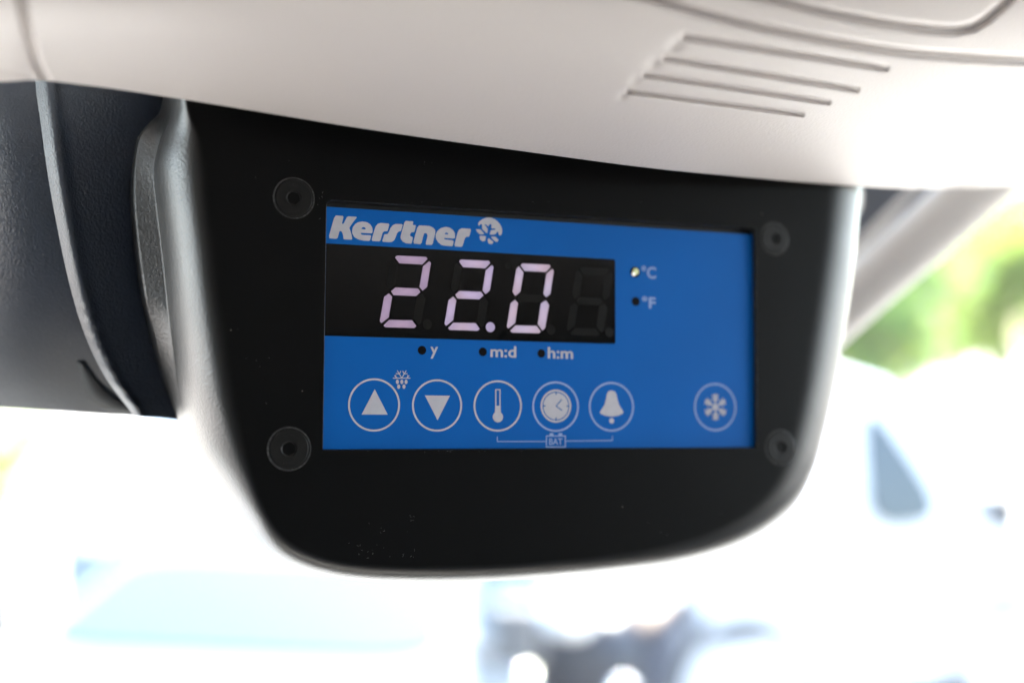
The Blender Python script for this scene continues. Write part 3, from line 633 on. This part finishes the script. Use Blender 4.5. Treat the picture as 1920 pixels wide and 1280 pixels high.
for i in range(4):
    dg = empty('digit', parent=ctl)
    if i == 3: dg['label'] = 'unlit last digit'
    for k in 'abcdefg':
        pts = [np.array(p)+np.array([pitch*i, rowdrop*i]) for p in SU[k]]
        on = k in lit[i]
        c_ = sum(pts)/len(pts); ns = len(pts)
        so_ = mesh('segment', [(c_[0], c_[1], .00006)] + [(p[0], p[1], .00006) for p in pts], [(0, 1+q, 1+(q+1) % ns) for q in range(ns)], m_led[min(i, 2)] if on else m_off, dg, False)
        if so_.data.polygons[0].normal.z < 0: so_.data.flip_normals()
        so_.data.attributes.new('core', 'FLOAT', 'POINT').data.foreach_set('value', [1.0]+[0.0]*ns)
    # decimal point
    c = L(919.2, 613.1)[:2] + np.array([pitch*(i-1), rowdrop*(i-1)]); rad = .00100
    fill([[(c[0]+rad*.95*math.cos(t), c[1]+rad*math.sin(t)) for t in np.linspace(0, 2*math.pi, 33)[:-1]]], .00006, 'decimal_point', m_led[1] if i == 1 else m_off, dg)
for (x, y) in ((952.8, 498), ):
    c = L(x, y)[:2]; fill([[(c[0]+.0007*math.cos(t), c[1]+.0007*math.sin(t)) for t in np.linspace(0, 2*math.pi, 25)[:-1]]], .00006, 'colon_dot', m_off, ctl)

def circ(c, r, n=48, ry=None): return [(c[0]+r*math.cos(t), c[1]+(ry or r)*math.sin(t)) for t in np.linspace(0, 2*math.pi, n+1)[:-1]]
def strip(a, b, wd):
    a, b = np.array(a), np.array(b); d = (b-a)/np.linalg.norm(b-a); q = np.array([-d[1], d[0]])*wd/2; return [tuple(a-q), tuple(b-q), tuple(b+q), tuple(a+q)]
def multi(name, polys, mat, parent, h):
    """several overlapping simple shapes in one mesh, each a hair above the last"""
    bm = bmesh.new()
    for i, lp in enumerate(polys):
        f = bm.faces.new([bm.verts.new((p[0], p[1], h+i*4e-6)) for p in lp]); f.normal_update()
        if f.normal.z < 0: f.normal_flip()
    bmesh.ops.triangulate(bm, faces=bm.faces[:])
    me = bpy.data.meshes.new(name); bm.to_mesh(me); bm.free(); return link(name, me, mat, parent, False)
BR = .00507; SW = .00036
centres = [(701.6, 758.7), (819.7, 759.7), (933.4, 760.6), (1041.9, 761.9), (1146.5, 762.2), (1341, 762.8)]
bt = []
blab = ['button with an upward triangle', 'button with a downward triangle', 'button with a thermometer', 'button with a clock face', 'button with a bell', 'button with a snowflake']
for i, (x, y) in enumerate(centres):
    c = L(x, y)[:2]
    b = fill([circ(c, BR, 72), circ(c, BR-SW, 72)], EP, 'button', m_ink2 if i > 2 else m_ink, ctl); b['label'] = blab[i]; bt.append((b, c))
def a2(pts): return [L(600+x*.3125, 640+y*.3125)[:2] for x, y in pts]
def a6(pts): return [L(980+x*.11719, 700+y*.11719)[:2] for x, y in pts]
fill([a2([(328,286),(249,438),(406,438)])], EP, 'triangle_icon', m_ink, bt[0][0])
fill([a2([(629,323),(779,325),(705,472)])], EP, 'triangle_icon', m_ink, bt[1][0])
multi('thermometer_icon', [a2([(1051,286),(1083,286),(1083,292),(1051,292)]), a2([(1051,292),(1058,292),(1058,390),(1051,390)]), a2([(1076,292),(1083,292),(1083,390),(1076,390)]), a2([(1051,385),(1083,385),(1085,432),(1049,432)]), circ(a2([(1067,452)])[0], .00108, 28)], m_ink, bt[2][0], EP)
cc_ = a6([(532, 520)])[0]
ck = fill([circ(cc_, .00333, 56), circ(cc_, .00293, 56)], EP, 'clock_icon', m_ink, bt[3][0])
bm = bmesh.new(); bm.free()
fill([circ(cc_, .00272, 56)], EP, 'clock_disc', m_ink, bt[3][0])
multi('clock_hands', [strip(cc_, (cc_[0]+.00125, cc_[1]+.00135), .00022), strip(cc_, (cc_[0]+.00135, cc_[1]-.00088), .00022)] + [strip((cc_[0]+.0023*math.cos(t), cc_[1]+.0023*math.sin(t)), (cc_[0]+.0028*math.cos(t), cc_[1]+.0028*math.sin(t)), .00028) for t in (0, math.pi/2, math.pi, -math.pi/2)], m_inkb, bt[3][0], EP+.00004)
fill([soft(a6([(1420,270),(1470,285),(1500,330),(1510,400),(1540,500),(1610,610),(1600,640),(1520,675),(1420,690),(1320,675),(1240,640),(1235,615),(1310,500),(1335,400),(1345,330),(1370,285)]))], EP, 'bell_icon', m_ink, bt[4][0])
fill([circ(a6([(1423, 755)])[0], .00056, 24)], EP, 'bell_clapper', m_ink, bt[4][0])
c = bt[5][1]; ps = [circ(c, .0006, 20)]
for k in range(6):
    a = math.radians(30+60*k); d = np.array([math.cos(a), math.sin(a)]); ps.append(strip(c, c+d*.0028, .00042))
    for s in (-1, 1):
        for r0, ln in ((.0013, .0009), (.0020, .0009)):
            q = np.array([math.cos(a+s*.9), math.sin(a+s*.9)]); ps.append(strip(c+d*r0, c+d*r0+q*ln, .00034))
multi('snowflake_icon', ps, m_ink, bt[5][0], EP)
# defrost mark
def a7(x, y): return L(720+x*.19792, 640+y*.19792)[:2]
ps = [strip(a7(84, 347), a7(250, 347), .00017)]
for (a, b) in [((168,345),(125,275)), ((168,345),(210,275)), ((145,308),(112,303)), ((145,308),(160,278)), ((190,308),(222,303)), ((190,308),(176,278)), ((122,345),(98,322)), ((108,332),(112,318)), ((214,345),(238,322)), ((226,332),(222,318))]:
    ps.append(strip(a7(*a), a7(*b), .00016))
for (x, y) in [(126,382), (168,382), (208,382), (138,427), (188,427)]: ps.append(circ(a7(x, y), .00030, 16, .00043))
multi('defrost_mark', ps, m_ink, ctl, EP)
# indicator dots
for (x, y, r) in [(791.2, 656.4, .00086), (905.2, 659.4, .00086), (1014.9, 662.4, .00086), (1192, 565, .00095)]:
    fill([circ(L(x, y)[:2], r, 32)], EP, 'indicator', m_dot, ctl)
c = L(1190.8, 510)[:2]; ind = fill([circ(c, .00112, 32)], EP, 'indicator', m_dot, ctl); ind['label'] = 'lit indicator with greenish light'
bm = bmesh.new(); bmesh.ops.create_uvsphere(bm, u_segments=16, v_segments=8, radius=.00072)
for v_ in bm.verts: v_.co = Vector((c[0]+.0001+v_.co.x, c[1]+.0001+v_.co.y, .00005+v_.co.z*.4))
from_bm('lamp_lens', bm, m_lamp, ind, True)
bm = bmesh.new(); bmesh.ops.create_uvsphere(bm, u_segments=12, v_segments=8, radius=.00042)
for v_ in bm.verts: v_.co = Vector((c[0]-.0004+v_.co.x, c[1]-.00042+v_.co.y, .00018+v_.co.z*.4))
from_bm('lamp_glow', bm, m_lampc, ind, True)
# small lettering
def text(s, x0_, y0_, x1_, y1_, mat, bold=.018, h=EP, parent=None):
    cu = bpy.data.curves.new('t', 'FONT'); cu.body = s; cu.offset = bold; cu.resolution_u = 4
    o = bpy.data.objects.new('t', cu); COL.objects.link(o); dg = bpy.context.evaluated_depsgraph_get()
    me = bpy.data.meshes.new_from_object(o.evaluated_get(dg)); bpy.data.objects.remove(o); bpy.data.curves.remove(cu)
    V = np.array([v_.co[:] for v_ in me.vertices]); mn, mx = V.min(0), V.max(0)
    A = L(x0_, (y0_+y1_)/2)[0]; B = L(x1_, (y0_+y1_)/2)[0]; lo = L((x0_+x1_)/2, y1_)[1]; hi = L((x0_+x1_)/2, y0_)[1]
    for v_ in me.vertices:
        v_.co = (A+(v_.co.x-mn[0])/(mx[0]-mn[0])*(B-A), lo+(v_.co.y-mn[1])/(mx[1]-mn[1])*(hi-lo), h)
    return link('lettering', me, mat, parent or ctl, False)
text('y', 806.7, 650, 821.3, 672, m_ink, .02); text('m:d', 919.5, 648.3, 967.8, 670, m_ink, .02); text('h:m', 1027, 651, 1074.3, 672.5, m_ink, .02)
text('°C', 1203, 499, 1230, 522, m_ink2, .02); text('°F', 1204, 556, 1229, 578, m_ink2, .02)
def a6p(x, y): return (980+x*.11719, 700+y*.11719)
bat = empty('battery_mark', parent=ctl)
def l2(x, y): return L(x, y)[:2]
multi('battery_line', [strip(l2(932.3, 818), l2(932.3, 828), .00015), strip(l2(932.3, 827.3), l2(1024, 827.2), .00017), strip(l2(1060, 826.5), l2(1148, 825.3), .00017), strip(l2(1148, 817), l2(1148, 826), .00016)], m_ink2, bat, EP)
multi('battery_box', [strip(l2(1024.5, 816), l2(1024.5, 838.5), .00022), strip(l2(1059.8, 816), l2(1059.8, 838.3), .00022), strip(l2(1024, 817), l2(1060, 817), .00022), strip(l2(1024, 837.6), l2(1060, 837.6), .00022),
      strip(l2(1030.5, 814), l2(1037.5, 814), .0005), strip(l2(1047, 814), l2(1054, 814), .0005)], m_ink2, bat, EP)
text('BAT', 1029.5, 821.3, 1054.5, 833.5, m_ink2, .015, parent=bat)

# ================================================================ right side: windscreen pillar and its neighbours
def beam(name, path, prof, mat, parent=None):
    """path: (px, py, depth, width_m, thick_m) ; elliptical-ish section facing the camera"""
    S_ = smooth_curve(path, 40); rows = []
    pts = [Vector(W(s[0], s[1], s[2])) for s in S_]
    for i, s in enumerate(S_):
        t = (pts[min(i+1, 39)]-pts[max(i-1, 0)]).normalized(); fw = Vector((0, 1, 0)); side = t.cross(fw).normalized(); dp = side.cross(t).normalized()
        rows.append([pts[i] + side*(q[0]*s[3]) + dp*(q[1]*s[4]) for q in prof])
    V, Fc = ribbon_loft(rows); return mesh(name, V, Fc, mat, parent)
round_prof = [(math.cos(t)*.5*(1 if abs(math.cos(t)) < .9 else 1), math.sin(t)*.5) for t in np.linspace(0, 2*math.pi, 29)[:-1]]
root = empty('windscreen_pillar'); tag(root, 'pale grey slanted windscreen pillar to the right of the housing', 'pillar')
pil = [(1300, 846, .37, .0160, .02), (1450, 699, .37, .0165, .02), (1600, 559, .37, .0172, .022), (1700, 471, .37, .0180, .022), (1800, 380, .37, .0190, .024), (1900, 284, .37, .0215, .026), (2050, 140, .37, .028, .03), (2250, -60, .37, .03, .03)]
beam('pillar_cover', pil, round_prof, m_pillar, root)
beam('door_seal', [(1280, 815, .375, .0034, .006), (1480, 618, .375, .0034, .006), (1588, 512, .375, .0034, .006), (1660, 441, .375, .0034, .006), (1735, 362, .375, .0036, .006), (1850, 245, .375, .004, .006)], round_prof, m_seal, root)
beam('seal_trim', [(1280, 780, .385, .0036, .006), (1480, 588, .385, .0036, .006), (1588, 483, .385, .0036, .006), (1652, 419, .385, .0036, .006), (1717, 356, .385, .0038, .006), (1830, 245, .385, .0042, .006)], round_prof, m_pillar, root)
bm = bmesh.new(); P3 = [W(x, y, .43) for x, y in ((1380, 260), (1860, 240), (1500, 600), (1330, 760))]
f0 = [bm.verts.new(p) for p in P3]; f1 = [bm.verts.new(np.array(p)+np.array([0, .02, 0])) for p in P3]
bm.faces.new(f0); bm.faces.new(f1[::-1])
for i in range(4): bm.faces.new((f0[i], f0[(i+1) % 4], f1[(i+1) % 4], f1[i]))
o = from_bm('header_panel', bm, m_band); tag(o, 'dark blue-grey header panel between the housing and the slanted pillar', 'header panel')
bm = bmesh.new(); bmesh.ops.create_uvsphere(bm, u_segments=24, v_segments=16, radius=1); cw = W(1601, 368, .31)
for v_ in bm.verts: v_.co = Vector((cw[0]+v_.co.x*.0022, cw[1]+v_.co.y*.004, cw[2]+v_.co.z*.0058))
o = from_bm('visor_clip', bm, m_pillar, None, True); tag(o, 'small rounded pale clip at the top right corner of the housing', 'clip')
